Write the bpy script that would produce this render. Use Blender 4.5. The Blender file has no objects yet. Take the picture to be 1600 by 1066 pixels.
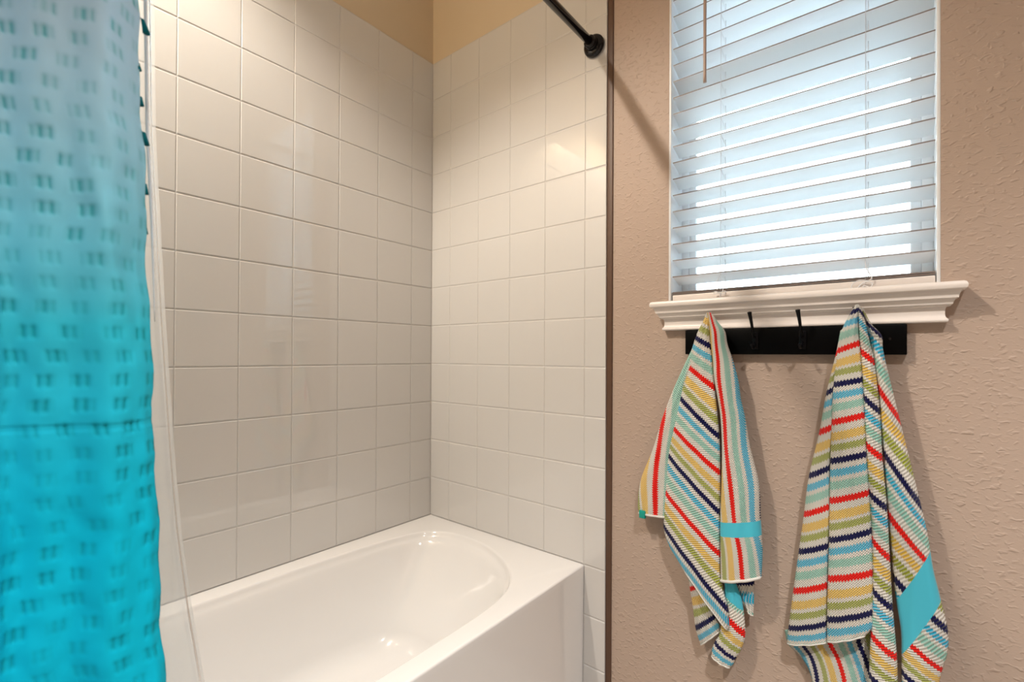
import bpy, bmesh, math, random
from mathutils import Vector, Matrix, noise

random.seed(7)
scene = bpy.context.scene
COL = scene.collection
PI = math.pi
T = 0.1524                    # wall tile module (six inch tiles)
RIM = 0.42                    # height of the tub rim
CEIL = 2.74
TILE_TOP = RIM + 12 * T

# ------------------------------------------------------------------ camera
def cam_axes(yaw, pitch, roll):
    cy, sy, cp, sp, cr, sr = math.cos(yaw), math.sin(yaw), math.cos(pitch), math.sin(pitch), math.cos(roll), math.sin(roll)
    f = Vector((sy * cp, cy * cp, sp)); rt = Vector((cy, -sy, 0)); up = rt.cross(f)
    return rt * cr + up * sr, up * cr - rt * sr, f
_rt, _up, _f = cam_axes(-0.6713, 0.0059, 0.0051)
cd = bpy.data.cameras.new('camera')
cam = bpy.data.objects.new('camera', cd); COL.objects.link(cam)
cam.matrix_world = Matrix(((_rt.x, _up.x, -_f.x, 1.4730), (_rt.y, _up.y, -_f.y, -1.2607), (_rt.z, _up.z, -_f.z, 1.0652), (0, 0, 0, 1)))
cd.sensor_width = 36.0; cd.lens = 729.64 / 1600 * 36
cd.shift_x = -15.93 / 1600; cd.shift_y = 18.25 / 1600
cd.clip_start = 0.02
cd.dof.use_dof = True; cd.dof.focus_distance = 1.55; cd.dof.aperture_fstop = 5.0
scene.camera = cam

# ------------------------------------------------------------------ light
scene.view_settings.view_transform = 'Standard'
scene.view_settings.look = 'None'
scene.view_settings.exposure = 0.32
scene.view_settings.gamma = 1.0
scene.view_settings.use_curve_mapping = False

world = bpy.data.worlds.new('overcast_sky'); scene.world = world
world.use_nodes = True
wn = world.node_tree.nodes; wl = world.node_tree.links
wn['Background'].inputs['Color'].default_value = (0.66, 0.84, 1.0, 1)
wn['Background'].inputs['Strength'].default_value = 12.5

def downlight(name, loc, power, color, spot=None, blend=0.5, radius=0.05):
    l = bpy.data.lights.new(name, 'SPOT')
    l.energy = power; l.color = color; l.shadow_soft_size = radius
    l.spot_size = spot; l.spot_blend = blend
    o = bpy.data.objects.new(name, l); COL.objects.link(o); o.location = loc
    return o
downlight('tub_downlight', (0.37, -1.36, 2.72), 104, (1.0, 0.90, 0.78), math.radians(130), 0.45, 0.03).rotation_euler = (0, math.radians(-9), 0)
downlight('room_downlight', (2.08, -1.40, 2.72), 190, (1.0, 0.99, 0.97), math.radians(103), 0.7, 0.04)
downlight('far_fill_light', (1.50, -2.6, 2.72), 90, (1.0, 1.0, 1.0), math.radians(84), 0.6, 0.06)  # added fill light deeper in the room, no known fixture there

# ------------------------------------------------------------------ helpers
def new_mat(name, color=(0.8, 0.8, 0.8), rough=0.5, spec=0.5, metal=0.0, coat=0.0):
    m = bpy.data.materials.new(name); m.use_nodes = True
    b = m.node_tree.nodes['Principled BSDF']
    b.inputs['Base Color'].default_value = (*color, 1)
    b.inputs['Roughness'].default_value = rough
    b.inputs['Specular IOR Level'].default_value = spec
    b.inputs['Metallic'].default_value = metal
    b.inputs['Coat Weight'].default_value = coat
    return m
def nd(m, t, **kw):
    n = m.node_tree.nodes.new(t)
    for k, v in kw.items(): setattr(n, k, v)
    return n
def lk(m, a, b): m.node_tree.links.new(a, b)
def bsdf(m): return m.node_tree.nodes['Principled BSDF']
def add_noise_bump(m, scale, strength, dist, detail=2.0, coords='Object'):
    tc = nd(m, 'ShaderNodeTexCoord'); no = nd(m, 'ShaderNodeTexNoise'); bp = nd(m, 'ShaderNodeBump')
    no.inputs['Scale'].default_value = scale; no.inputs['Detail'].default_value = detail
    bp.inputs['Strength'].default_value = strength; bp.inputs['Distance'].default_value = dist
    lk(m, tc.outputs[coords], no.inputs['Vector']); lk(m, no.outputs['Fac'], bp.inputs['Height'])
    lk(m, bp.outputs['Normal'], bsdf(m).inputs['Normal'])
    return m

def link_mesh(name, verts, faces, mat, parent=None, smooth=False):
    me = bpy.data.meshes.new(name); me.from_pydata([tuple(v) for v in verts], [], faces); me.update()
    return link_me(name, me, mat, parent, smooth)
def link_me(name, me, mat, parent=None, smooth=False):
    if mat is not None: me.materials.append(mat)
    if smooth:
        for p in me.polygons: p.use_smooth = True
    o = bpy.data.objects.new(name, me); COL.objects.link(o)
    if parent is not None: o.parent = parent
    return o
def from_bm(name, bm, mat, parent=None, smooth=False, recalc=True):
    if recalc: bmesh.ops.recalc_face_normals(bm, faces=bm.faces[:])
    me = bpy.data.meshes.new(name); bm.to_mesh(me); bm.free()
    return link_me(name, me, mat, parent, smooth)
def sharp_by_angle(o, deg=35):
    me = o.data
    for p in me.polygons: p.use_smooth = True
    bm = bmesh.new(); bm.from_mesh(me)
    for e in bm.edges:
        if len(e.link_faces) == 2 and e.calc_face_angle(0) > math.radians(deg): e.smooth = False
    bm.to_mesh(me); bm.free()
    return o
def add_box(bm, lo, hi, bevel=0.0, seg=2):
    r = bmesh.ops.create_cube(bm, size=1.0)
    vs = r['verts']
    for v in vs:
        v.co = Vector((lo[i] + (v.co[i] + 0.5) * (hi[i] - lo[i]) for i in range(3)))
    if bevel > 0:
        es = list({e for v in vs for e in v.link_edges})
        bmesh.ops.bevel(bm, geom=es, offset=bevel, segments=seg, affect='EDGES', profile=0.5)
def box(name, lo, hi, mat, parent=None, bevel=0.0, seg=2):
    bm = bmesh.new(); add_box(bm, lo, hi, bevel, seg)
    o = from_bm(name, bm, mat, parent)
    if bevel > 0: sharp_by_angle(o, 40)
    return o
def add_tube(bm, pts, rad, n=12, closed=False):
    """sweep a circle along pts; rad is a number or one per point"""
    pts = [Vector(p) for p in pts]; N = len(pts)
    R = rad if isinstance(rad, (list, tuple)) else [rad] * N
    rings = []; ref = None
    for i, p in enumerate(pts):
        a = pts[i - 1] if (i > 0 or closed) else pts[i]; b = pts[(i + 1) % N] if (i < N - 1 or closed) else pts[i]
        d = (b - a).normalized()
        if ref is None:
            ref = d.orthogonal().normalized()
        ref = (ref - d * ref.dot(d)).normalized(); q = d.cross(ref)
        rings.append([bm.verts.new(p + (ref * math.cos(2 * PI * k / n) + q * math.sin(2 * PI * k / n)) * R[i]) for k in range(n)])
    M = N if closed else N - 1
    for i in range(M):
        A, B = rings[i], rings[(i + 1) % N]
        for k in range(n): bm.faces.new((A[k], A[(k + 1) % n], B[(k + 1) % n], B[k]))
    if not closed:
        bm.faces.new(rings[0][::-1]); bm.faces.new(rings[-1])
def tube(name, pts, rad, mat, parent=None, n=12, closed=False):
    bm = bmesh.new(); add_tube(bm, pts, rad, n, closed)
    return from_bm(name, bm, mat, parent, smooth=True)
def lathe(name, prof, origin, axis, mat, parent=None, n=40):
    """prof: list of (radius, distance along axis)"""
    axis = Vector(axis).normalized(); a = axis.orthogonal().normalized(); b = axis.cross(a); O = Vector(origin)
    bm = bmesh.new(); rings = []
    for r, h in prof:
        rings.append([bm.verts.new(O + axis * h + (a * math.cos(2 * PI * k / n) + b * math.sin(2 * PI * k / n)) * max(r, 1e-5)) for k in range(n)])
    for A, B in zip(rings, rings[1:]):
        for k in range(n): bm.faces.new((A[k], A[(k + 1) % n], B[(k + 1) % n], B[k]))
    bm.faces.new(rings[0][::-1]); bm.faces.new(rings[-1])
    return sharp_by_angle(from_bm(name, bm, mat, parent), 50)
def empty(name, loc=(0, 0, 0)):
    o = bpy.data.objects.new(name, None); COL.objects.link(o); o.location = loc
    o.empty_display_size = 0.05
    return o
def tag(o, label=None, cat=None, group=None, kind=None):
    if label: o['label'] = label
    if cat: o['category'] = cat
    if group: o['group'] = group
    if kind: o['kind'] = kind
    return o
def rebase(o, root):
    """keep the part where it was modelled (world coordinates) under a root Empty that stands elsewhere"""
    o.parent = root; o.matrix_parent_inverse = Matrix.Translation(-root.location)
    return o
def cr(p0, p1, p2, p3, t):
    return 0.5 * ((2 * p1) + (-p0 + p2) * t + (2 * p0 - 5 * p1 + 4 * p2 - p3) * t * t + (-p0 + 3 * p1 - 3 * p2 + p3) * t ** 3)
def spline(rows, per):
    """Catmull-Rom through equal length tuples"""
    out = []; n = len(rows)
    for i in range(n - 1):
        a, b, c, d = rows[max(i - 1, 0)], rows[i], rows[i + 1], rows[min(i + 2, n - 1)]
        k = per(b, c) if callable(per) else per
        for j in range(k):
            t = j / k
            out.append(tuple(cr(a[q], b[q], c[q], d[q], t) for q in range(len(b))))
    out.append(tuple(rows[-1]))
    return out

# ------------------------------------------------------------------ materials
M_paint = new_mat('tan_orange_peel_paint', (0.45, 0.345, 0.28), 0.55, 0.35)
def wall_texture(m):
    tc = nd(m, 'ShaderNodeTexCoord')
    mp = nd(m, 'ShaderNodeMapping'); mp.inputs['Scale'].default_value = (1.0, 1.0, 1.55)
    n1 = nd(m, 'ShaderNodeTexNoise'); n1.inputs['Scale'].default_value = 75; n1.inputs['Detail'].default_value = 1.5
    n1.inputs['Distortion'].default_value = 0.6
    r1 = nd(m, 'ShaderNodeMapRange'); r1.interpolation_type = 'SMOOTHSTEP'
    r1.inputs['From Min'].default_value = 0.50; r1.inputs['From Max'].default_value = 0.80
    n2 = nd(m, 'ShaderNodeTexNoise'); n2.inputs['Scale'].default_value = 230; n2.inputs['Detail'].default_value = 2
    ad = nd(m, 'ShaderNodeMath', operation='MULTIPLY_ADD'); ad.inputs[1].default_value = 0.22
    bp = nd(m, 'ShaderNodeBump'); bp.inputs['Strength'].default_value = 0.75; bp.inputs['Distance'].default_value = 0.0016
    lk(m, tc.outputs['Object'], mp.inputs['Vector']); lk(m, mp.outputs['Vector'], n1.inputs['Vector']); lk(m, mp.outputs['Vector'], n2.inputs['Vector'])
    lk(m, n1.outputs['Fac'], r1.inputs['Value']); lk(m, n2.outputs['Fac'], ad.inputs[0]); lk(m, r1.outputs['Result'], ad.inputs[2])
    lk(m, ad.outputs['Value'], bp.inputs['Height']); lk(m, bp.outputs['Normal'], bsdf(m).inputs['Normal'])
wall_texture(M_paint)
M_smooth_paint = add_noise_bump(new_mat('tan_wall_paint', (0.64, 0.53, 0.38), 0.6, 0.3), 150, 0.15, 0.001)
M_ceiling = new_mat('ceiling_paint', (0.55, 0.50, 0.44), 0.8, 0.2)
M_floor = add_noise_bump(new_mat('beige_floor_tile', (0.42, 0.38, 0.33), 0.4), 20, 0.1, 0.001)
M_tile = add_noise_bump(new_mat('glazed_white_tile', (0.63, 0.615, 0.595), 0.012, 0.5), 3.0, 0.008, 0.004, 0.0)
bsdf(M_tile).inputs['IOR'].default_value = 1.6; bsdf(M_tile).inputs['Coat Weight'].default_value = 0.6; bsdf(M_tile).inputs['Coat Roughness'].default_value = 0.01
M_grout = new_mat('off_white_grout', (0.61, 0.59, 0.57), 0.6, 0.2)
M_edge = new_mat('brown_edge_strip', (0.10, 0.05, 0.028), 0.5)
M_tub = new_mat('white_acrylic', (0.78, 0.765, 0.75), 0.12, 0.5, coat=0.3)
M_white = new_mat('white_trim_paint', (0.76, 0.70, 0.66), 0.35, 0.5)
M_jamb = new_mat('white_jamb', (0.80, 0.82, 0.84), 0.4, 0.4)
M_slat = new_mat('white_faux_wood', (0.80, 0.81, 0.82), 0.38, 0.4)
M_slat_edge = new_mat('shaded_slat_edge', (0.26, 0.21, 0.19), 0.5, 0.3)  # shade on the slats' room-side edges, put in as a darker colour
M_vinyl = new_mat('white_vinyl', (0.82, 0.84, 0.86), 0.4, 0.4)
M_cord = new_mat('white_cord', (0.75, 0.75, 0.76), 0.7, 0.2)
M_wand = new_mat('tan_wand', (0.42, 0.30, 0.24), 0.35)
M_bronze = new_mat('oil_rubbed_bronze', (0.006, 0.005, 0.006), 0.16, 0.4, 0.2, coat=0.15)
M_black = new_mat('black_lacquer', (0.0012, 0.0012, 0.0014), 0.4, 0.08)
M_hook = new_mat('black_metal', (0.002, 0.002, 0.003), 0.3, 0.15, 0.0)
M_screw = new_mat('black_screw', (0.05, 0.05, 0.05), 0.2, 0.5, 1.0)
M_teal_tag = new_mat('teal_ribbon', (0.0, 0.30, 0.24), 0.5)
M_tassel = new_mat('teal_yarn', (0.0, 0.14, 0.17), 0.8, 0.2)
M_siding = new_mat('white_siding', (0.80, 0.80, 0.80), 0.6, 0.3)
M_ground = new_mat('pale_ground', (0.45, 0.44, 0.40), 0.9, 0.1)
M_hem = add_noise_bump(new_mat('white_hem', (0.66, 0.64, 0.60), 0.9, 0.1), 600, 0.5, 0.001)

def glass_mat(name, tint=(1, 1, 1), ior=1.45):
    m = bpy.data.materials.new(name); m.use_nodes = True; nt = m.node_tree; nt.nodes.clear()
    out = nd(m, 'ShaderNodeOutputMaterial'); mx = nd(m, 'ShaderNodeMixShader'); tr = nd(m, 'ShaderNodeBsdfTransparent'); gl = nd(m, 'ShaderNodeBsdfGlossy')
    fr = nd(m, 'ShaderNodeFresnel'); fr.inputs['IOR'].default_value = ior
    tr.inputs['Color'].default_value = (*tint, 1); gl.inputs['Roughness'].default_value = 0.02
    lk(m, fr.outputs['Fac'], mx.inputs['Fac']); lk(m, tr.outputs[0], mx.inputs[1]); lk(m, gl.outputs[0], mx.inputs[2]); lk(m, mx.outputs[0], out.inputs['Surface'])
    return m
M_glass = glass_mat('window_glass', (0.94, 0.97, 0.96))
def liner_mat():
    m = bpy.data.materials.new('frosted_clear_vinyl'); m.use_nodes = True; m.node_tree.nodes.clear()
    out = nd(m, 'ShaderNodeOutputMaterial'); mx = nd(m, 'ShaderNodeMixShader'); mx2 = nd(m, 'ShaderNodeMixShader')
    tr = nd(m, 'ShaderNodeBsdfTransparent'); tr.inputs['Color'].default_value = (0.97, 0.99, 1, 1)
    df = nd(m, 'ShaderNodeBsdfTranslucent'); df.inputs['Color'].default_value = (0.88, 0.93, 0.98, 1)
    pb = nd(m, 'ShaderNodeBsdfGlossy'); pb.inputs['Roughness'].default_value = 0.25
    fr = nd(m, 'ShaderNodeFresnel'); fr.inputs['IOR'].default_value = 1.35
    mx.inputs['Fac'].default_value = 0.42
    lk(m, tr.outputs[0], mx.inputs[1]); lk(m, df.outputs[0], mx.inputs[2])
    lk(m, fr.outputs[0], mx2.inputs['Fac']); lk(m, mx.outputs[0], mx2.inputs[1]); lk(m, pb.outputs[0], mx2.inputs[2]); lk(m, mx2.outputs[0], out.inputs['Surface'])
    return m
M_liner = liner_mat()

def towel_mat():
    m = new_mat('striped_terry_cloth', (0.7, 0.68, 0.62), 0.95, 0.1)
    b = bsdf(m)
    uv = nd(m, 'ShaderNodeUVMap', uv_map='stripe'); u2 = nd(m, 'ShaderNodeUVMap', uv_map='band')
    sp = nd(m, 'ShaderNodeSeparateXYZ'); sp2 = nd(m, 'ShaderNodeSeparateXYZ')
    lk(m, uv.outputs[0], sp.inputs[0]); lk(m, u2.outputs[0], sp2.inputs[0])
    def mth(op, a, c=None, d=None):
        n = nd(m, 'ShaderNodeMath', operation=op)
        for i, v in enumerate((a, c, d)):
            if v is None: continue
            if isinstance(v, (int, float)): n.inputs[i].default_value = v
            else: lk(m, v, n.inputs[i])
        return n.outputs[0]
    s, c = sp.outputs['X'], sp.outputs['Y']
    tooth = mth('PINGPONG', c, 0.0031)                       # zigzag edges of the woven stripes
    s2 = mth('ADD', s, mth('MULTIPLY', mth('SUBTRACT', tooth, 0.0015), 8.5))
    fr = mth('FRACT', mth('ADD', s2, 100.0))
    white = (0.70, 0.67, 0.61); red = (0.80, 0.010, 0.004); yel = (0.76, 0.48, 0.06); olv = (0.30, 0.34, 0.025)
    navy = (0.004, 0.004, 0.06); cyan = (0.01, 0.42, 0.66); mint = (0.25, 0.55, 0.46)
    stops = [(0, red, 0), (.04, white, 0), (.135, yel, 1), (.25, white, 0), (.295, olv, 1), (.385, white, 0), (.465, navy, 0), (.545, white, 0),
             (.615, cyan, 1), (.705, white, 0), (.765, mint, 1), (.865, white, 0), (.96, red, 0)]
    rc = nd(m, 'ShaderNodeValToRGB'); rm = nd(m, 'ShaderNodeValToRGB')
    for R, f in ((rc, lambda x: (*x[1], 1)), (rm, lambda x: (x[2],) * 3 + (1,))):
        R.color_ramp.interpolation = 'CONSTANT'; el = R.color_ramp.elements
        el[0].position = 0; el[0].color = f(stops[0]); el[1].position = stops[1][0]; el[1].color = f(stops[1])
        for st in stops[2:]:
            e = el.new(st[0]); e.color = f(st)
        lk(m, fr, R.inputs['Fac'])
    # diagonal weave: white yarn crossing the soft coloured stripes
    d1 = mth('ADD', mth('MULTIPLY', s, 0.145 * 2 * PI / 0.0046), mth('MULTIPLY', c, 2 * PI / 0.0062))
    d2 = mth('SUBTRACT', mth('MULTIPLY', s, 0.145 * 2 * PI / 0.0046), mth('MULTIPLY', c, 2 * PI / 0.0062))
    w1 = mth('SINE', d1); w2 = mth('SINE', d2)
    yarn = mth('GREATER_THAN', w1, 0.15)
    fac = mth('MULTIPLY', rm.outputs['Color'], mth('MULTIPLY', yarn, 0.42))
    mix = nd(m, 'ShaderNodeMix', data_type='RGBA'); mix.inputs[7].default_value = (*white, 1)
    lk(m, fac, mix.inputs[0]); lk(m, rc.outputs['Color'], mix.inputs[6])
    # smooth woven header band
    inb = mth('LESS_THAN', mth('ABSOLUTE', sp2.outputs['X']), 1.0)
    mix2 = nd(m, 'ShaderNodeMix', data_type='RGBA'); mix2.inputs[7].default_value = (0.07, 0.48, 0.62, 1)
    lk(m, inb, mix2.inputs[0]); lk(m, mix.outputs[2], mix2.inputs[6])
    lk(m, mix2.outputs[2], b.inputs['Base Color'])
    h = mth('MULTIPLY', mth('MULTIPLY', mth('ADD', w1, mth('MULTIPLY', w2, 0.5)), 1.0), mth('SUBTRACT', 1.0, inb))
    bp = nd(m, 'ShaderNodeBump'); bp.inputs['Strength'].default_value = 0.85; bp.inputs['Distance'].default_value = 0.0009
    lk(m, h, bp.inputs['Height']); lk(m, bp.outputs['Normal'], b.inputs['Normal'])
    b.inputs['Sheen Weight'].default_value = 0.15
    return m
M_towel = towel_mat()

def curtain_mat():
    m = bpy.data.materials.new('teal_waffle_weave'); m.use_nodes = True
    b = bsdf(m); b.inputs['Roughness'].default_value = 0.85; b.inputs['Specular IOR Level'].default_value = 0.2
    at_ = nd(m, 'ShaderNodeAttribute', attribute_name='weave')
    sep = nd(m, 'ShaderNodeSeparateColor'); lk(m, at_.outputs['Color'], sep.inputs[0])
    ramp = nd(m, 'ShaderNodeValToRGB'); el = ramp.color_ramp.elements      # cloth colour by height: pale at the top, deep teal below
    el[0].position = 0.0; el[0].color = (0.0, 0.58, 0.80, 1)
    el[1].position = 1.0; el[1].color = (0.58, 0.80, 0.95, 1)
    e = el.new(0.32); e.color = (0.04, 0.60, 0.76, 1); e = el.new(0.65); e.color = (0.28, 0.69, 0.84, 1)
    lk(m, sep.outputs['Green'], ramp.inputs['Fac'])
    mix = nd(m, 'ShaderNodeMix', data_type='RGBA', blend_type='MULTIPLY'); mix.inputs[7].default_value = (0.30, 0.66, 0.62, 1)
    lk(m, sep.outputs['Red'], mix.inputs[0]); lk(m, ramp.outputs['Color'], mix.inputs[6])
    lk(m, mix.outputs[2], b.inputs['Base Color'])
    tl = nd(m, 'ShaderNodeBsdfTranslucent'); lk(m, mix.outputs[2], tl.inputs['Color'])
    ms = nd(m, 'ShaderNodeMixShader'); ms.inputs['Fac'].default_value = 0.18
    out = m.node_tree.nodes['Material Output']
    lk(m, b.outputs[0], ms.inputs[1]); lk(m, tl.outputs[0], ms.inputs[2]); lk(m, ms.outputs[0], out.inputs['Surface'])
    return m
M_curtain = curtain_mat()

# cloth folds: per row (stripe phase, left x, y, z, stripe phase, right x, y, z), top to bottom
PANELS = {}
PANELS['1 left wing'] = dict(bulge=0.012, vertical=True, band=None, rows=[
   (-0.2, 1.1039, -0.048, 1.172, -0.3, 1.1108, -0.05, 1.1715),
   (-0.18, 1.0727, -0.0374, 1.1032, -0.3, 1.089, -0.0403, 1.0996),
   (-0.14, 1.016, -0.026, 0.9877, -0.27, 1.0532, -0.03, 0.9828),
   (0.03, 0.981, -0.026, 0.8973, -0.25, 1.0299, -0.03, 0.8901),
   (0.12, 0.9558, -0.026, 0.8141, -0.24, 1.0163, -0.03, 0.8172),
   (0.26, 0.9187, -0.026, 0.718, -0.22, 1.008, -0.03, 0.7236),
   (0.36, 0.9104, -0.026, 0.6482, -0.22, 1.003, -0.03, 0.6473),
   (0.37, 0.9133, -0.026, 0.6255, -0.22, 0.9995, -0.03, 0.6328),
])
PANELS['1 front fold'] = dict(bulge=0.014, vertical=False, band=None, rows=[
   (-0.95, 1.1063, -0.056, 1.1745, -0.95, 1.1122, -0.06, 1.1739),
   (-0.75, 1.0962, -0.0537, 1.1509, -0.75, 1.1149, -0.0585, 1.1403),
   (-0.495, 1.076, -0.045, 1.1144, -0.495, 1.1165, -0.053, 1.0909),
   (0.0, 1.0511, -0.034, 1.0432, 0.0, 1.124, -0.046, 0.9886),
   (0.505, 1.0323, -0.034, 0.9584, 0.505, 1.135, -0.046, 0.8672),
   (1.0, 1.0142, -0.034, 0.8763, 1.0, 1.1375, -0.046, 0.7772),
   (1.505, 0.9996, -0.034, 0.8036, 1.505, 1.1378, -0.046, 0.6784),
   (2.0, 0.992, -0.034, 0.7028, 2.0, 1.138, -0.046, 0.5756),
   (2.3, 0.9886, -0.034, 0.6504, 2.3, 1.1404, -0.046, 0.5147),
   (2.55, 0.9888, -0.034, 0.6005, 2.505, 1.1571, -0.046, 0.4447),
   (2.66, 0.9995, -0.034, 0.5671, 2.64, 1.1586, -0.046, 0.4218),
   (2.72, 1.0118, -0.034, 0.5481, 2.7, 1.1594, -0.046, 0.4065),
   (2.78, 1.0256, -0.034, 0.5348, 2.78, 1.1572, -0.046, 0.3932),
])
PANELS['1 right fold'] = dict(bulge=0.022, vertical=True, band=(1.1424, 0.6407, 1.2331, 0.6622, 0.0171), rows=[
   (0.2, 1.1091, -0.06, 1.1748, -0.05, 1.1178, -0.058, 1.1745),
   (0.21, 1.1127, -0.0589, 1.15, -0.2, 1.1351, -0.0565, 1.1484),
   (0.22, 1.1151, -0.0563, 1.1244, -0.26, 1.1499, -0.0532, 1.1268),
   (0.21, 1.1161, -0.0517, 1.0942, -0.28, 1.1544, -0.0474, 1.0939),
   (0.17, 1.1195, -0.0469, 1.0525, -0.3, 1.1662, -0.0411, 1.053),
   (0.14, 1.1224, -0.046, 1.0109, -0.34, 1.1778, -0.04, 1.0048),
   (0.13, 1.1317, -0.046, 0.9571, -0.36, 1.1837, -0.04, 0.9599),
   (0.12, 1.1379, -0.046, 0.913, -0.38, 1.1933, -0.04, 0.9172),
   (0.12, 1.1411, -0.046, 0.8436, -0.42, 1.204, -0.04, 0.8505),
   (0.2, 1.1399, -0.046, 0.7516, -0.45, 1.2237, -0.04, 0.7649),
   (0.33, 1.137, -0.046, 0.6608, -0.46, 1.228, -0.04, 0.6794),
   (0.42, 1.138, -0.046, 0.5883, -0.38, 1.2319, -0.04, 0.6109),
   (0.45, 1.1389, -0.046, 0.5127, -0.3, 1.2297, -0.04, 0.5454),
])
PANELS['1 lower left tail'] = dict(bulge=0.01, vertical=False, band=None, rows=[
   (-0.4, 1.0506, -0.028, 0.5145, -0.4, 1.1122, -0.028, 0.5401),
   (0.0, 1.0573, -0.0275, 0.4578, 0.0, 1.1124, -0.0285, 0.4982),
   (0.25, 1.0638, -0.0266, 0.4163, 0.25, 1.1159, -0.0294, 0.4511),
   (0.505, 1.0711, -0.026, 0.3605, 0.505, 1.1224, -0.03, 0.4116),
   (0.66, 1.0785, -0.026, 0.3368, 0.66, 1.1317, -0.03, 0.3925),
   (0.78, 1.0842, -0.026, 0.3209, 0.78, 1.1333, -0.03, 0.377),
])
PANELS['1 lower right tail'] = dict(bulge=0.012, vertical=False, band=(1.1474, 0.5019, 1.1857, 0.4798, 0.0252), rows=[
   (-0.4, 1.1447, -0.034, 0.5195, -0.4, 1.1716, -0.034, 0.5087),
   (-0.2, 1.1446, -0.0334, 0.4796, -0.2, 1.1861, -0.0334, 0.4663),
   (0.0, 1.1414, -0.0322, 0.4303, 0.0, 1.1925, -0.0322, 0.3922),
   (0.34, 1.1324, -0.032, 0.3712, 0.34, 1.1817, -0.032, 0.3468),
   (0.505, 1.1216, -0.032, 0.3479, 0.505, 1.1715, -0.032, 0.3248),
   (0.66, 1.1154, -0.032, 0.3278, 0.66, 1.1656, -0.032, 0.3083),
   (0.78, 1.1139, -0.032, 0.3095, 0.78, 1.1582, -0.032, 0.2974),
])
PANELS['1 back corner'] = dict(bulge=0.006, vertical=False, band=None, rows=[
   (0.3, 1.146, -0.022, 0.5267, 0.3, 1.2162, -0.022, 0.5471),
   (0.5, 1.1537, -0.022, 0.505, 0.5, 1.2106, -0.022, 0.5223),
   (0.66, 1.1716, -0.022, 0.4789, 0.66, 1.2093, -0.022, 0.4802),
   (0.78, 1.1951, -0.022, 0.4444, 0.78, 1.208, -0.022, 0.438),
])
PANELS['2 left drape'] = dict(bulge=0.014, vertical=False, band=None, rows=[
   (-0.25, 1.3841, -0.05, 1.1217, -0.25, 1.3922, -0.052, 1.1283),
   (0.0, 1.3757, -0.0442, 1.0722, 0.0, 1.3919, -0.0474, 1.0832),
   (0.505, 1.3569, -0.03, 0.9849, 0.505, 1.3763, -0.036, 0.9983),
   (1.0, 1.3438, -0.03, 0.8979, 1.0, 1.3717, -0.036, 0.9141),
   (1.505, 1.3243, -0.03, 0.7976, 1.505, 1.3671, -0.036, 0.8254),
   (2.0, 1.3144, -0.03, 0.7089, 2.0, 1.366, -0.036, 0.7398),
   (2.505, 1.3044, -0.03, 0.6228, 2.505, 1.3637, -0.036, 0.6538),
   (3.0, 1.2937, -0.03, 0.53, 3.0, 1.362, -0.036, 0.5665),
   (3.505, 1.2841, -0.03, 0.4416, 3.505, 1.3604, -0.036, 0.4819),
   (3.78, 1.2809, -0.03, 0.4036, 3.78, 1.3604, -0.036, 0.4399),
])
PANELS['2 front drape'] = dict(bulge=0.014, vertical=False, band=None, rows=[
   (-0.6, 1.4117, -0.064, 1.1752, -0.6, 1.4172, -0.066, 1.1746),
   (-0.495, 1.4029, -0.0632, 1.1583, -0.495, 1.4183, -0.0656, 1.164),
   (-0.34, 1.3916, -0.0595, 1.1347, -0.34, 1.416, -0.0635, 1.1429),
   (-0.185, 1.3839, -0.054, 1.1092, -0.185, 1.417, -0.0605, 1.1217),
   (0.0, 1.3782, -0.0474, 1.0778, 0.0, 1.4185, -0.0569, 1.095),
   (0.505, 1.3711, -0.044, 1.0054, 0.505, 1.4233, -0.055, 1.0188),
   (1.0, 1.3677, -0.044, 0.923, 1.0, 1.4271, -0.055, 0.9457),
   (1.505, 1.3654, -0.044, 0.8392, 1.505, 1.4299, -0.055, 0.8649),
   (2.0, 1.3643, -0.044, 0.7526, 2.0, 1.4342, -0.055, 0.7861),
   (2.505, 1.3633, -0.044, 0.6674, 2.505, 1.4385, -0.055, 0.7084),
   (3.0, 1.3616, -0.044, 0.5833, 3.0, 1.4406, -0.055, 0.6229),
   (3.505, 1.3599, -0.044, 0.4937, 3.505, 1.4407, -0.055, 0.5415),
   (3.72, 1.36, -0.044, 0.4561, 3.7, 1.4396, -0.055, 0.5083),
   (3.78, 1.36, -0.044, 0.4449, 3.78, 1.429, -0.055, 0.4898),
])
PANELS['2 middle fold'] = dict(bulge=0.016, vertical=False, band=None, rows=[
   (-0.6, 1.4161, -0.066, 1.1747, -0.6, 1.4214, -0.064, 1.1692),
   (-0.495, 1.4161, -0.0648, 1.1668, -0.45, 1.4278, -0.0627, 1.1424),
   (-0.34, 1.4164, -0.0601, 1.1431, -0.28, 1.433, -0.0574, 1.1081),
   (-0.16, 1.4172, -0.054, 1.1099, -0.12, 1.4387, -0.0505, 1.079),
   (0.0, 1.4187, -0.0504, 1.079, 0.0, 1.4434, -0.0465, 1.0551),
   (0.505, 1.4237, -0.05, 0.9838, 0.505, 1.4518, -0.046, 0.9539),
   (1.0, 1.4286, -0.05, 0.8833, 1.0, 1.4561, -0.046, 0.8591),
   (1.505, 1.4335, -0.05, 0.7849, 1.505, 1.4634, -0.046, 0.7582),
   (2.0, 1.4383, -0.05, 0.6905, 2.0, 1.468, -0.046, 0.6576),
   (2.505, 1.4395, -0.05, 0.5864, 2.505, 1.4726, -0.046, 0.559),
   (3.0, 1.4363, -0.05, 0.4942, 3.0, 1.4793, -0.046, 0.4607),
   (3.505, 1.4342, -0.05, 0.4088, 3.505, 1.4808, -0.046, 0.3854),
   (3.78, 1.4343, -0.05, 0.3599, 3.78, 1.4808, -0.046, 0.3404),
])
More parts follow.
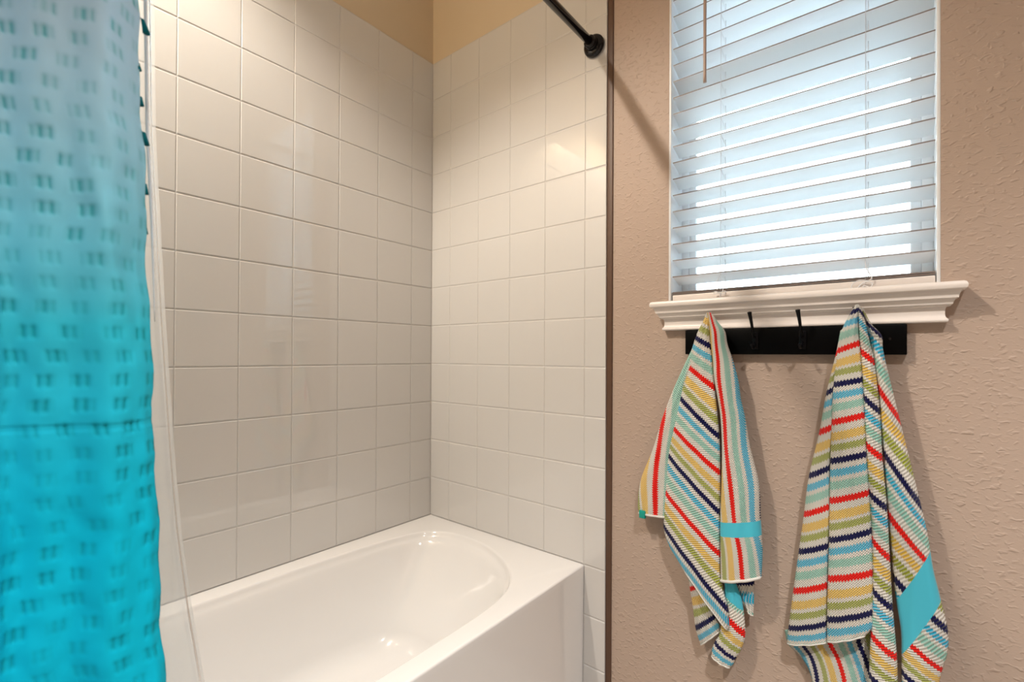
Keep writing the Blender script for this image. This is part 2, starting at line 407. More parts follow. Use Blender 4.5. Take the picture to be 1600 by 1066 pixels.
PANELS['2 right drape'] = dict(bulge=0.018, vertical=False, band=(1.4857, 0.5268, 1.5365, 0.634, 0.0267), rows=[
   (-0.75, 1.4181, -0.062, 1.1723, -0.75, 1.4243, -0.056, 1.1671),
   (-0.6, 1.4234, -0.0592, 1.1562, -0.6, 1.4371, -0.0535, 1.1347),
   (-0.42, 1.4296, -0.0526, 1.127, -0.5, 1.4549, -0.0475, 1.1093),
   (-0.3, 1.4358, -0.0437, 1.0951, -0.34, 1.458, -0.0394, 1.0724),
   (0.0, 1.4475, -0.04, 1.0045, 0.0, 1.4838, -0.036, 0.9382),
   (0.25, 1.4517, -0.04, 0.937, 0.25, 1.4948, -0.036, 0.8823),
   (0.505, 1.4565, -0.04, 0.8714, 0.505, 1.5165, -0.036, 0.7717),
   (0.75, 1.4602, -0.04, 0.81, 0.75, 1.5271, -0.036, 0.712),
   (1.0, 1.4643, -0.04, 0.745, 1.0, 1.5347, -0.036, 0.651),
   (1.25, 1.4685, -0.04, 0.6831, 1.25, 1.5432, -0.036, 0.6073),
   (1.505, 1.4726, -0.04, 0.6182, 1.505, 1.5561, -0.036, 0.5385),
   (1.75, 1.4788, -0.04, 0.5624, 1.75, 1.5561, -0.036, 0.4966),
   (2.0, 1.4858, -0.04, 0.5068, 2.0, 1.5487, -0.036, 0.4589),
   (2.505, 1.4859, -0.04, 0.4333, 2.505, 1.5385, -0.036, 0.4059),
   (2.78, 1.4869, -0.04, 0.3848, 2.78, 1.5271, -0.036, 0.3693),
])
PANELS['2 lower tail'] = dict(bulge=0.006, vertical=True, band=None, rows=[
   (0.86, 1.2751, -0.022, 0.4273, -0.78, 1.4388, -0.026, 0.5231),
   (0.8, 1.2823, -0.022, 0.3973, -0.72, 1.4389, -0.0262, 0.4694),
   (0.74, 1.3049, -0.022, 0.3813, -0.62, 1.44, -0.0269, 0.4299),
   (0.64, 1.3245, -0.022, 0.353, -0.52, 1.4411, -0.0277, 0.3906),
   (0.6, 1.3338, -0.022, 0.3052, -0.45, 1.4422, -0.028, 0.3511),
   (0.6, 1.3388, -0.022, 0.2431, -0.4, 1.4422, -0.028, 0.3043),
])

# ------------------------------------------------------------------ the room
WX0, WX1, WZ0, WZ1 = 0.987, 1.548, 1.213, 2.433      # window opening
TH = 0.14
def wall_with_hole():
    bm = bmesh.new()
    add_box(bm, (-0.12, 0, 0), (WX0, TH, CEIL)); add_box(bm, (WX1, 0, 0), (2.82, TH, CEIL))
    add_box(bm, (WX0, 0, 0), (WX1, TH, WZ0 - 0.018)); add_box(bm, (WX0, 0, WZ1), (WX1, TH, CEIL))
    return tag(from_bm('wall_front', bm, M_paint), kind='structure')
wf = wall_with_hole()
tag(box('wall_left', (-0.12, -3.2, 0), (0, 0, CEIL), M_smooth_paint), kind='structure')
tag(box('wall_right', (2.7, -3.2, 0), (2.82, 0, CEIL), M_paint), kind='structure')
tag(box('wall_back', (0, -3.2, 0), (2.7, -3.08, CEIL), M_paint), kind='structure')
tag(box('wall_partition', (0, -1.66, 0), (0.80, -1.532, CEIL), M_smooth_paint), kind='structure')
tag(box('floor', (-0.12, -3.2, -0.1), (2.82, 0.14, 0), M_floor), kind='structure')
tag(box('ceiling', (-0.12, -3.2, CEIL), (2.82, 0.14, CEIL + 0.1), M_ceiling), kind='structure')
# smooth painted strip of the front wall above the tub tiles
tag(box('trim_1', (0.0, -0.002, TILE_TOP - 0.01), (0.798, 0.0, CEIL), M_smooth_paint), kind='structure')

def tile_field(name, us, zs, to_world, mat, gap=0.0024, vgap=0.0014, parent=None):
    """glazed tiles with eased edges standing out of a grout bed"""
    bm = bmesh.new()
    prof = [(0.0, 0.0055), (0.0010, 0.0072), (0.0026, 0.008)]
    for a, b in zip(us, us[1:]):
        for c, d in zip(zs, zs[1:]):
            if b - a < 0.004 or d - c < 0.004: continue
            rings = []
            for ins, dep in [(0.0, 0.001)] + prof:
                g = gap / 2 + ins; h = vgap / 2 + ins * 0.6
                q = [(a + h, c + g), (b - h, c + g), (b - h, d - g), (a + h, d - g)]
                rings.append([bm.verts.new(to_world(u, z, dep)) for u, z in q])
            for A, B in zip(rings, rings[1:]):
                for k in range(4): bm.faces.new((A[k], A[(k + 1) % 4], B[(k + 1) % 4], B[k]))
            bm.faces.new(rings[-1])
    o = from_bm(name, bm, mat, parent, recalc=False)
    # orientation: make the big faces look into the room
    bm = bmesh.new(); bm.from_mesh(o.data)
    bmesh.ops.recalc_face_normals(bm, faces=bm.faces[:])
    bm.to_mesh(o.data); bm.free()
    return o
zs = [0.004] + [RIM + k * T for k in (-2, -1)] + [RIM + k * T for k in range(0, 13)]
# front (window side) wall of the alcove
tw = empty('trim_2'); tag(tw, kind='structure')
xs = [0.0085, 0.1151, 0.2675, 0.4199, 0.5723, 0.7247]
box('grout_bed', (0.0, -0.0065, 0.0), (0.797, 0.0, TILE_TOP), M_grout, tw)
tile_field('tile_panel', xs, zs[3:], lambda u, z, d: (u, -d, z), M_tile, parent=tw)
tile_field('bullnose_strip', [0.7247, 0.7985], zs, lambda u, z, d: (u, -d, z), M_tile, parent=tw)
# long wall of the alcove
tl_ = empty('trim_3'); tag(tl_, kind='structure')
ys = [-0.0085] + [-(0.7222 + j) * T for j in range(0, 10)]
ys = [y for y in ys if y > -1.52] + [-1.524]
box('grout_bed', (0.0, -1.532, 0.0), (0.0065, -0.0065, TILE_TOP), M_grout, tl_)
tile_field('tile_panel', ys[::-1], zs[3:], lambda u, z, d: (d, u, z), M_tile, parent=tl_)
# brown strip where the tiles end
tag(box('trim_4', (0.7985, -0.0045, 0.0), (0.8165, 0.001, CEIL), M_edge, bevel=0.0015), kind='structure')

# ------------------------------------------------------------------ window
wr = empty('window_1', (WX0, 0.09, WZ0)); tag(wr, kind='structure')
def wpart(name, lo, hi, mat, bevel=0.002): return rebase(box(name, lo, hi, mat, None, bevel), wr)
JT = 0.006
wpart('jamb', (WX0, 0.0, WZ0), (WX0 + JT, TH, WZ1), M_jamb, 0.001)
wpart('jamb', (WX1 - JT, 0.0, WZ0), (WX1, TH, WZ1), M_jamb, 0.001)
wpart('head_jamb', (WX0 + JT, 0.0, WZ1 - JT), (WX1 - JT, TH, WZ1), M_jamb, 0.001)
FY0, FY1 = 0.085, 0.135
GX0, GX1 = 1.032, 1.507
def rect_frame(name, x0, x1, z0, z1, w, y0, y1, mat):
    bm = bmesh.new()
    add_box(bm, (x0, y0, z0), (x0 + w, y1, z1), 0.002); add_box(bm, (x1 - w, y0, z0), (x1, y1, z1), 0.002)
    add_box(bm, (x0 + w, y0, z0), (x1 - w, y1, z0 + w), 0.002); add_box(bm, (x0 + w, y0, z1 - w), (x1 - w, y1, z1), 0.002)
    return rebase(sharp_by_angle(from_bm(name, bm, mat), 40), wr)
rect_frame('window_frame', WX0 + JT, WX1 - JT, WZ0, WZ1 - JT, 0.020, FY0, FY1, M_vinyl)
MID = 1.80
rect_frame('lower_sash', WX0 + 0.026, WX1 - 0.026, WZ0 + 0.018, MID + 0.018, 0.019, FY0 + 0.004, FY0 + 0.024, M_vinyl)
rect_frame('upper_sash', WX0 + 0.026, WX1 - 0.026, MID - 0.018, WZ1 - 0.026, 0.022, FY0 + 0.026, FY0 + 0.046, M_vinyl)
wpart('lower_pane', (WX0 + 0.044, FY0 + 0.012, WZ0 + 0.036), (WX1 - 0.044, FY0 + 0.015, MID), M_glass, 0)
wpart('upper_pane', (WX0 + 0.047, FY0 + 0.034, MID), (WX1 - 0.047, FY0 + 0.037, WZ1 - 0.047), M_glass, 0)

# sill with moulded apron (mitred returns at both ends)
SILL = [(0, 0), (.040, 0), (.0435, -.002), (.0455, -.006), (.0458, -.010), (.0445, -.014), (.041, -.0168), (.038, -.0172),
        (.0365, -.020), (.0345, -.0245), (.0335, -.0285), (.0335, -.031), (.030, -.0315), (.0285, -.0345), (.0262, -.039), (.0255, -.0425),
        (.0235, -.0430), (.0228, -.0455), (.0165, -.047), (.0148, -.053), (.0145, -.060), (.0152, -.0665), (.0170, -.0695), (.0190, -.0715),
        (.0197, -.0740), (.0188, -.0765), (.0165, -.0775), (0, -.0775)]
bm = bmesh.new(); HW = 0.2715; CX = (WX0 + WX1) / 2; loops = []
for d, z in SILL:
    loops.append([bm.verts.new(p) for p in ((CX - HW - d, 0.0, WZ0 + z), (CX - HW - d, -d - 1e-4, WZ0 + z), (CX + HW + d, -d - 1e-4, WZ0 + z), (CX + HW + d, 0.0, WZ0 + z))])
for A, B in zip(loops, loops[1:]):
    for k in range(3): bm.faces.new((A[k], A[k + 1], B[k + 1], B[k]))
for k, L in ((0, loops[0]), (1, loops[-1])): pass
o = from_bm('window_sill', bm, M_white); sharp_by_angle(o, 28); rebase(o, wr)
wpart('sill_board', (WX0, -0.001, WZ0 - 0.018), (WX1, TH, WZ0), M_white, 0)

# ------------------------------------------------------------------ venetian blind
bl = empty('window_blind', (CX, 0.03, WZ0))
tag(bl, 'white slatted blind hanging inside the window frame above the moulded sill', 'blind')
SX0, SX1 = 0.9965, 1.5405
tilt = math.radians(18.5); SW = 0.050; YF = 0.004
def slat_mesh():
    bm = bmesh.new(); n = 6; th = 0.0028; rows = []
    for i in range(n + 1):
        t = i / n; y = YF + SW * t * math.cos(tilt); z = -SW * t * math.sin(tilt) + 0.0016 * math.sin(PI * t)
        rows.append((y, z))
    top = [[bm.verts.new((x, y, z + th / 2)) for y, z in rows] for x in (SX0, SX1)]
    bot = [[bm.verts.new((x, y, z - th / 2)) for y, z in rows] for x in (SX0, SX1)]
    for i in range(n):
        bm.faces.new((top[0][i], top[1][i], top[1][i + 1], top[0][i + 1])); bm.faces.new((bot[0][i], bot[0][i + 1], bot[1][i + 1], bot[1][i]))
    bm.faces.new((top[0][0], bot[0][0], bot[1][0], top[1][0])); bm.faces.new((top[0][n], top[1][n], bot[1][n], bot[0][n]))
    for s in (0, 1): bm.faces.new([top[s][i] for i in range(n + 1)] + [bot[s][i] for i in range(n, -1, -1)])
    bmesh.ops.recalc_face_normals(bm, faces=bm.faces[:])
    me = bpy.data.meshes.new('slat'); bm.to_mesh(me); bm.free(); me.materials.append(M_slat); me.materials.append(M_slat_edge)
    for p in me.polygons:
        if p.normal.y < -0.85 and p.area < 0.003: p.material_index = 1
    return me
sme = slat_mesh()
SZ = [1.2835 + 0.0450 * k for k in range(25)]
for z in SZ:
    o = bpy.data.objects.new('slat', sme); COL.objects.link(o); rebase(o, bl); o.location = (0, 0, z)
rebase(box('bottom_rail', (SX0, 0.004, WZ0 + 0.001), (SX1, 0.052, WZ0 + 0.020), M_white, bevel=0.002), bl)
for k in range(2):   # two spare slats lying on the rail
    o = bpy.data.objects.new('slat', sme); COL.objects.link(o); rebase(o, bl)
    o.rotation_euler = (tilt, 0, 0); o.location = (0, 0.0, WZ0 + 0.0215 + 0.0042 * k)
rebase(box('head_rail', (SX0, 0.006, 2.385), (SX1, 0.056, 2.425), M_slat, bevel=0.002), bl)
rebase(box('valance', (SX0 - 0.001, -0.004, 2.372), (SX1 + 0.001, 0.003, 2.428), M_slat, bevel=0.0015), bl)
for lx in (1.1233, 1.4255):
    bm = bmesh.new(); YB = YF + SW * math.cos(tilt)
    add_tube(bm, [(lx, YF - 0.0015, WZ0 + 0.012), (lx, YF - 0.0015, 2.39)], 0.0006, 6)
    add_tube(bm, [(lx, YB + 0.0015, WZ0 + 0.012), (lx, YB + 0.0015, 2.39)], 0.0006, 6)
    for z in SZ: add_tube(bm, [(lx, YF - 0.0015, z - 0.003), (lx, YB + 0.0015, z - SW * math.sin(tilt) - 0.003)], 0.0005, 5)
    rebase(from_bm('ladder_cord', bm, M_cord, smooth=True), bl)
    tube_o = tube('lift_cord', [(lx + 0.004, 0.03, WZ0 + 0.02), (lx + 0.004, 0.03, 2.39)], 0.0009, M_cord, n=6); rebase(tube_o, bl)
# knotted cord ends lying against the bottom rail
def knot(lx, z0, pts, name='knotted_cord_end'):
    P = spline([(lx + a, -0.002 + c, z0 + b) for a, b, c in pts], 6)
    rebase(tube(name, P, 0.0012, M_cord, n=6), bl)
knot(1.1233, WZ0, [(0, .062, 0), (-.006, .050, 0), (-.009, .034, -.001), (-.007, .026, -.002), (.002, .030, -.003), (.008, .026, -.003), (.006, .018, -.003), (-.004, .016, -.003), (-.014, .014, -.003), (-.012, .020, -.004), (.0, .017, -.004), (.014, .019, -.004), (.012, .012, -.004), (.003, .015, -.004), (.001, .004, -.003)])
knot(1.4255, WZ0, [(0, .060, 0), (.002, .046, 0), (.008, .032, -.001), (.011, .022, -.002), (.004, .018, -.003), (-.010, .020, -.003), (-.022, .014, -.003), (-.024, .005, -.003), (-.016, .002, -.003), (-.006, .012, -.003), (.004, .016, -.004), (.013, .010, -.004), (.008, .003, -.004), (-.002, .008, -.004), (-.004, .002, -.003)])
rebase(tube('tilt_wand', [(1.087, -0.012, 1.782), (1.087, -0.013, 1.80), (1.0865, -0.012, 2.36), (1.0865, 0.0, 2.372)], [0.0045, 0.0042, 0.0040, 0.003], M_wand, n=8), bl)

# ------------------------------------------------------------------ outside
hs = empty('neighbouring_house', (1.3, 3.6, 0)); tag(hs, 'white sided house wall outside, glimpsed between the blind slats', 'house')
bm = bmesh.new(); z = 0.0; prof = []
while z < 2.9:
    prof += [(3.60, z), (3.585, z + 0.001), (3.60, z + 0.115)]; z += 0.115
V = [[bm.verts.new((x, y, zz)) for y, zz in prof] for x in (-3.0, 5.0)]
for i in range(len(prof) - 1): bm.faces.new((V[0][i], V[1][i], V[1][i + 1], V[0][i + 1]))
rebase(from_bm('siding', bm, M_siding), hs)
rebase(box('eave', (-3.2, 3.2, 2.88), (5.2, 3.9, 3.0), M_siding), hs)
tag(box('ground', (-8, 0.14, -0.12), (9, 12, -0.02), M_ground), kind='structure')

# ------------------------------------------------------------------ bathtub
tb = empty('bathtub', (0.36, -0.76, 0)); tag(tb, 'white alcove bathtub with smooth apron along the tiled walls', 'bathtub')
TX, TY0, TY1 = 0.7255, -1.531, -0.008
def tub_shell():
    bm = bmesh.new()
    half = [(0.067, -0.77), (0.067, -0.627), (0.072, -0.48), (0.084, -0.33), (0.100, -0.22), (0.127, -0.145), (0.175, -0.102), (0.25, -0.080), (0.33, -0.080), (0.41, -0.093),
            (0.50, -0.130), (0.575, -0.182), (0.628, -0.245), (0.655, -0.32), (0.668, -0.42), (0.671, -0.56), (0.672, -0.77)]
    half = spline(half, 4)
    other = [(x, -1.54 - y) for x, y in half[::-1]][1:-1]
    out = half + other; N = len(out)
    cx, cy = 0.37, -0.77
    # loops: (z, side inset, head end inset, foot end inset)
    def loop(z, sx, sh, sf):
        vs = []
        for x, y in out:
            fx = (x - cx) / 0.303; nx = cx + (x - cx) * (1 - sx / 0.303)
            if y > cy: ny = cy + (y - cy) * (1 - sh / 0.69)
            else: ny = cy + (y - cy) * (1 - sf / 0.69)
            vs.append(bm.verts.new((nx, ny, z)))
        return vs
    L = [loop(RIM, -0.003, -0.003, -0.003), loop(RIM - 0.0006, 0.000, 0.000, 0.000), loop(RIM - 0.0025, 0.002, 0.0035, 0.002), loop(RIM - 0.006, 0.0035, 0.006, 0.0035),
         loop(RIM - 0.012, 0.005, 0.009, 0.005), loop(RIM - 0.018, 0.007, 0.015, 0.007), loop(RIM - 0.023, 0.010, 0.024, 0.010), loop(RIM - 0.030, 0.013, 0.033, 0.013), loop(RIM - 0.045, 0.017, 0.042, 0.017)]
    for i in range(1, 9):
        t = i / 8; L.append(loop(RIM - 0.045 - 0.205 * t, 0.017 + 0.034 * t, 0.042 + 0.154 * t, 0.017 + 0.05 * t))
    for i in range(1, 9):
        a = i / 8 * PI / 2
        L.append(loop(0.17 - 0.075 * math.sin(a), 0.051 + 0.075 * (1 - math.cos(a)) + .006 * math.sin(a), 0.196 + 0.11 * (1 - math.cos(a)) + .02 * math.sin(a), 0.067 + 0.085 * (1 - math.cos(a))))
    for s in (0.75, 0.5, 0.25):
        base = L[-1] if s == 0.75 else base
        L.append([bm.verts.new((cx + (v.co.x - cx) * s, cy + (v.co.y - cy) * s, 0.0945 - 0.002 * (1 - s))) for v in base])
    for A, B in zip(L, L[1:]):
        for k in range(N): bm.faces.new((A[k], A[(k + 1) % N], B[(k + 1) % N], B[k]))
    bm.faces.new(L[-1])
    # deck: project the basin outline to the rectangle
    x0, x1, y0, y1 = 0.0085, TX - 0.006, TY0, TY1
    ang = []
    R = []
    for v in L[0]:
        dx, dy = v.co.x - cx, v.co.y - cy
        ts = []
        if dx > 1e-6: ts.append((x1 - cx) / dx)
        if dx < -1e-6: ts.append((x0 - cx) / dx)
        if dy > 1e-6: ts.append((y1 - cy) / dy)
        if dy < -1e-6: ts.append((y0 - cy) / dy)
        t = min(ts); R.append([cx + dx * t, cy + dy * t])
    for qx, qy in ((x0, y0), (x0, y1), (x1, y0), (x1, y1)):
        k = min(range(N), key=lambda i: (R[i][0] - qx) ** 2 + (R[i][1] - qy) ** 2); R[k] = [qx, qy]
    RV = [bm.verts.new((x, y, RIM)) for x, y in R]
    for k in range(N): bm.faces.new((RV[k], RV[(k + 1) % N], L[0][(k + 1) % N], L[0][k]))
    # rolled front edge and apron
    fr = [k for k in range(N) if abs(R[k][0] - x1) < 1e-6]
    ysf = sorted({round(R[k][1], 6) for k in fr})
    prof = [(x1, RIM), (x1 + 0.003, RIM - 0.0008), (x1 + 0.0052, RIM - 0.0028), (TX, RIM - 0.006), (TX - 0.0005, RIM - 0.02), (TX - 0.004, 0.05), (TX - 0.001, 0.035), (TX - 0.001, 0.0)]
    grid = [[bm.verts.new((px, yy, pz)) for px, pz in prof] for yy in (y0, -0.16, y1)]
    for A, B in zip(grid, grid[1:]):
        for i in range(len(prof) - 1): bm.faces.new((A[i], A[i + 1], B[i + 1], B[i]))
    bmesh.ops.remove_doubles(bm, verts=bm.verts[:], dist=1e-5)
    return bm
o = from_bm('tub_shell', tub_shell(), M_tub); sharp_by_angle(o, 40); rebase(o, tb)
rebase(lathe('drain', [(0.0, 0.0), (0.033, 0.0), (0.035, 0.002), (0.03, 0.004), (0.0, 0.004)], (0.36, -1.28, 0.0955), (0, 0, 1), new_mat('chrome', (0.7, 0.7, 0.7), 0.12, 0.5, 1.0)), tb)

# ------------------------------------------------------------------ shower rod
RX, RZ_ = 0.757, 2.012
rd = empty('shower_rod', (RX, -0.008, RZ_)); tag(rd, 'black bronze shower rod spanning the tub, mounted on the tiled wall', 'shower rod')
rebase(tube('rod', [(RX, -0.02, RZ_), (RX, -1.52, RZ_)], 0.0125, M_bronze, n=28), rd)
for y, s in ((-0.008, -1), (-1.531, 1)):
    rebase(lathe('flange', [(0.0, 0.0), (0.031, 0.0), (0.0335, 0.003), (0.034, 0.008), (0.032, 0.013), (0.027, 0.0165), (0.0205, 0.018), (0.0205, 0.026), (0.017, 0.0275), (0.0, 0.0275)], (RX, y, RZ_), (0, s, 0), M_bronze), rd)
rebase(lathe('collar', [(0.0126, 0.0), (0.0175, 0.0), (0.0185, 0.002), (0.0185, 0.010), (0.0155, 0.013), (0.0126, 0.013)], (RX, -0.034, RZ_), (0, -1, 0), M_bronze), rd)
rebase(tube('set_screw', [(RX - 0.006, -0.041, RZ_ - 0.0175), (RX - 0.007, -0.041, RZ_ - 0.021)], 0.0022, M_screw, n=8), rd)

# ------------------------------------------------------------------ shower curtain
ZT, ZB = 1.965, 0.27
def smooth(a, b, x):
    t = min(1, max(0, (x - a) / (b - a))); return t * t * (3 - 2 * t)
def edge_y(z): return -1.114 + (1.48 - z) * 0.031 + 0.0012 * math.sin(z * 31) + 0.0010 * math.sin(z * 73 + 1)
def curtain_x(v, z):
    """v is the distance from the front edge along the cloth line (m)"""
    drift = 0.006 * math.sin(z * 2.1)
    f = 0.021 * math.cos(2 * PI * (v - 0.042 + 0.02 * (1.5 - z)) / 0.155)
    f += 0.0042 * math.sin(2 * PI * (v / 0.048 + 0.35 * z))
    # slanting drag fold from mid edge to the lower middle
    line = v - (0.012 + 0.0 + 0.16 * (z - 1.02))
    if z > 1.0: f += 0.0035 * math.exp(-(line / 0.007) ** 2) * smooth(1.0, 1.06, z) * (1 - smooth(1.26, 1.36, z))
    f += -0.007 * smooth(0.012, 0.0, v)
    return 0.776 + f + drift + 0.03 * smooth(0.9, 0.3, z)
def weave(v, z):
    row = z / 0.0262; r = math.floor(row); fz = row - r
    env = smooth(0.12, 0.36, fz) * (1 - smooth(0.64, 0.88, fz))
    ph = v / 0.0275 + 0.29 * r + 0.18 * math.sin(r * 1.7) + 0.10 * math.sin(v * 47 + r * 2.3); g = ph - math.floor(ph)
    cl = smooth(0.08, 0.26, g) * (1 - smooth(0.60, 0.80, g))
    bars = 0.5 + 0.5 * math.cos(2 * PI * (v / 0.0072))
    amp = 0.45 + 0.55 * smooth(-0.25, 0.2, noise.noise(Vector((v * 22, r * 0.37, 0.5))))
    return env * cl * (0.25 + 0.75 * bars) * amp
def build_curtain():
    vs_ = [i * 0.0014 for i in range(0, 130)]
    while vs_[-1] < 0.40: vs_.append(vs_[-1] + 0.006)
    zl = []; z = ZB
    while z < ZT:
        zl.append(z); z += 0.0019 if 0.6 < z < 1.56 else 0.008
    zl.append(ZT)
    verts = []; cols = []
    for z in zl:
        e = edge_y(z)
        for v in vs_:
            w = weave(v, z)
            n = noise.noise(Vector((v * 20, z * 8, 3.1))) * 0.005 + noise.noise(Vector((v * 70, z * 42, 7.7))) * 0.0016
            x = curtain_x(v, z) + n - 0.0026 * w
            if abs(z - 0.985) < 0.004: x -= 0.0012            # sewn seam
            verts.append((x, e - v, z))
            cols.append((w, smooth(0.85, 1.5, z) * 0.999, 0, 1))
    W = len(vs_); faces = [(j * W + i, j * W + i + 1, (j + 1) * W + i + 1, (j + 1) * W + i) for j in range(len(zl) - 1) for i in range(W - 1)]
    me = bpy.data.meshes.new('shower_curtain'); me.from_pydata(verts, [], faces)
    ca = me.color_attributes.new('weave', 'FLOAT_COLOR', 'POINT')
    for i, c in enumerate(cols): ca.data[i].color = c
    me.update()
    return me
ct = empty('shower_curtain', (0.776, -1.25, ZB)); tag(ct, 'teal waffle weave shower curtain gathered at the left with tassel trim', 'curtain')
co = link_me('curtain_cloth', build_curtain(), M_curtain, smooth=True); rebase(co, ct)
so = co.modifiers.new('cloth_thickness', 'SOLIDIFY'); so.thickness = 0.0014
for k in range(6):
    y = -1.16 - k * 0.065
    ring = [(RX + 0.021 * math.cos(a), y, RZ_ - 0.008 + 0.024 * math.sin(a)) for a in [2 * PI * i / 28 for i in range(28)]]
    rebase(tube('curtain_ring', ring, 0.0016, M_bronze, n=8, closed=True), ct)
def tassel(y, z, x, L, tw):
    bm = bmesh.new()
    add_tube(bm, [(x, y - 0.006, z + 0.002), (x, y, z)], 0.0009, 6)
    for k in range(9):
        a = 2 * PI * k / 9; r0, r1 = 0.0010, 0.0030
        add_tube(bm, [(x + r0 * math.cos(a), y + r0 * math.sin(a), z), (x + r1 * .6 * math.cos(a), y + r1 * .6 * math.sin(a) + tw * .5, z - L * .5), (x + r1 * math.cos(a), y + r1 * math.sin(a) + tw, z - L)], [0.0009, 0.0012, 0.0011], 6)
    add_tube(bm, [(x, y, z + .0005), (x, y, z - .003)], 0.0017, 8)
    rebase(from_bm('tassel', bm, M_tassel, smooth=True), ct)
for z, L, tw, off in ((1.468, 0.015, 0.004, 0.004), (1.412, 0.008, 0.0, 0.0005), (1.372, 0.010, 0.0, 0.0015), (1.330, 0.014, 0.002, 0.004), (1.268, 0.012, 0, 0.0015), (1.22, 0.012, 0, -0.001), (1.52, 0.014, 0.002, 0.003), (1.58, 0.014, 0.002, 0.003)):
    tassel(edge_y(z) + off, z, curtain_x(0, z) - 0.003, L, tw)

# ------------------------------------------------------------------ clear liner inside the tub
ln = empty('shower_liner', (0.68, -1.25, 0.3)); tag(ln, 'clear frosted plastic shower liner hanging into the tub behind the teal curtain', 'shower liner')
def liner_edge(z):
    tab = [(0.30, -0.970), (0.553, -0.992), (0.67, -1.010), (0.80, -1.027), (0.90, -1.037), (1.127, -1.057), (1.36, -1.076), (1.55, -1.084), (2.0, -1.115)]
    for (a, b), (c, d) in zip(tab, tab[1:]):
        if z <= c: return b + (d - b) * (z - a) / (c - a)
    return tab[-1][1]
def liner_x(z): return 0.732 - 0.115 * smooth(2.1, 0.35, z)
vs_ = [0, .0012, .003, .0055, .008, .0095, .012] + [0.016 + 0.006 * k for k in range(72)]
verts = []; zl = [0.37 + 0.02 * k for k in range(82)]
for z in zl:
    for v in vs_:
        x = liner_x(z) + 0.010 * math.cos(2 * PI * (v + .03 * z) / 0.13) * smooth(0, .06, v) + 0.004 * math.sin(z * 5 + v * 20)
        x += 0.0045 * math.exp(-((v - 0.0085) / 0.0028) ** 2)
        if z < RIM: x -= 0.02 * smooth(RIM, 0.2, z)
        verts.append((x, liner_edge(z) - v, z))
W = len(vs_)
o = link_mesh('liner_sheet', verts, [(j * W + i, j * W + i + 1, (j + 1) * W + i + 1, (j + 1) * W + i) for j in range(len(zl) - 1) for i in range(W - 1)], M_liner, smooth=True); rebase(o, ln)
rebase(tube('liner_seam', [(liner_x(z) + .0045 + 0.004 * math.sin(z * 5 + .0085 * 20), liner_edge(z) - 0.0105 - 0.004 * smooth(1.3, 1.05, z), z) for z in [1.11 + 0.02 * k for k in range(43)]], [0.0004 + min(k, 8) * 0.0002 for k in range(43)], new_mat('white_vinyl_edge', (0.92, 0.94, 0.98), 0.2), n=8), ln)

# ------------------------------------------------------------------ hook rack
HX = (1.112, 1.2085, 1.3085, 1.414)
hr = empty('hook_rack', (1.265, 0, 1.07)); tag(hr, 'black wooden hook rack mounted on the wall below the window sill', 'hook rack')
rebase(box('board', (1.0395, -0.018, 1.0705), (1.4955, -0.0005, 1.1345), M_black, bevel=0.0018), hr)
def hook(x):
    pts = spline([(x + .0015, -0.019, 1.112), (x + .001, -0.026, 1.115), (x, -0.036, 1.127), (x - .001, -0.045, 1.146), (x - .003, -0.052, 1.165), (x - .0035, -0.0545, 1.1715)], 5)
    n = len(pts); rad = [0.0026 + 0.0030 * (i / (n - 1)) ** 2.5 for i in range(n)]
    rad[-1] = 0.0030; rad[-2] = 0.0050
    bm = bmesh.new(); add_tube(bm, pts, rad, 14)
    low = spline([(x + .0015, -0.019, 1.100), (x + .0015, -0.027, 1.093), (x + .001, -0.036, 1.087), (x, -0.044, 1.0875), (x, -0.048, 1.095)], 5)
    n = len(low); add_tube(bm, low, [0.0028 + 0.0012 * (i / (n - 1)) ** 2 for i in range(n - 1)] + [0.002], 12)
    add_box(bm, (x - 0.006, -0.0215, 1.083), (x + 0.009, -0.0175, 1.125), 0.0015)
    o = from_bm('hook', bm, M_hook, smooth=True); sharp_by_angle(o, 50)
    return o
for x in HX:
    h = rebase(hook(x), hr)
    for z in (1.0875, 1.120): 
        s = lathe('screw', [(0, 0), (0.0026, 0), (0.0022, 0.0012), (0.0, 0.0018)], (x + .0015, -0.0214, z), (0, -1, 0), M_screw, n=14); s.parent = h
for x in (1.066, 1.4675): rebase(lathe('screw', [(0, 0), (0.0034, 0), (0.0028, 0.001), (0.0, 0.0014)], (x, -0.0178, 1.104), (0, -1, 0), M_screw, n=16), hr)

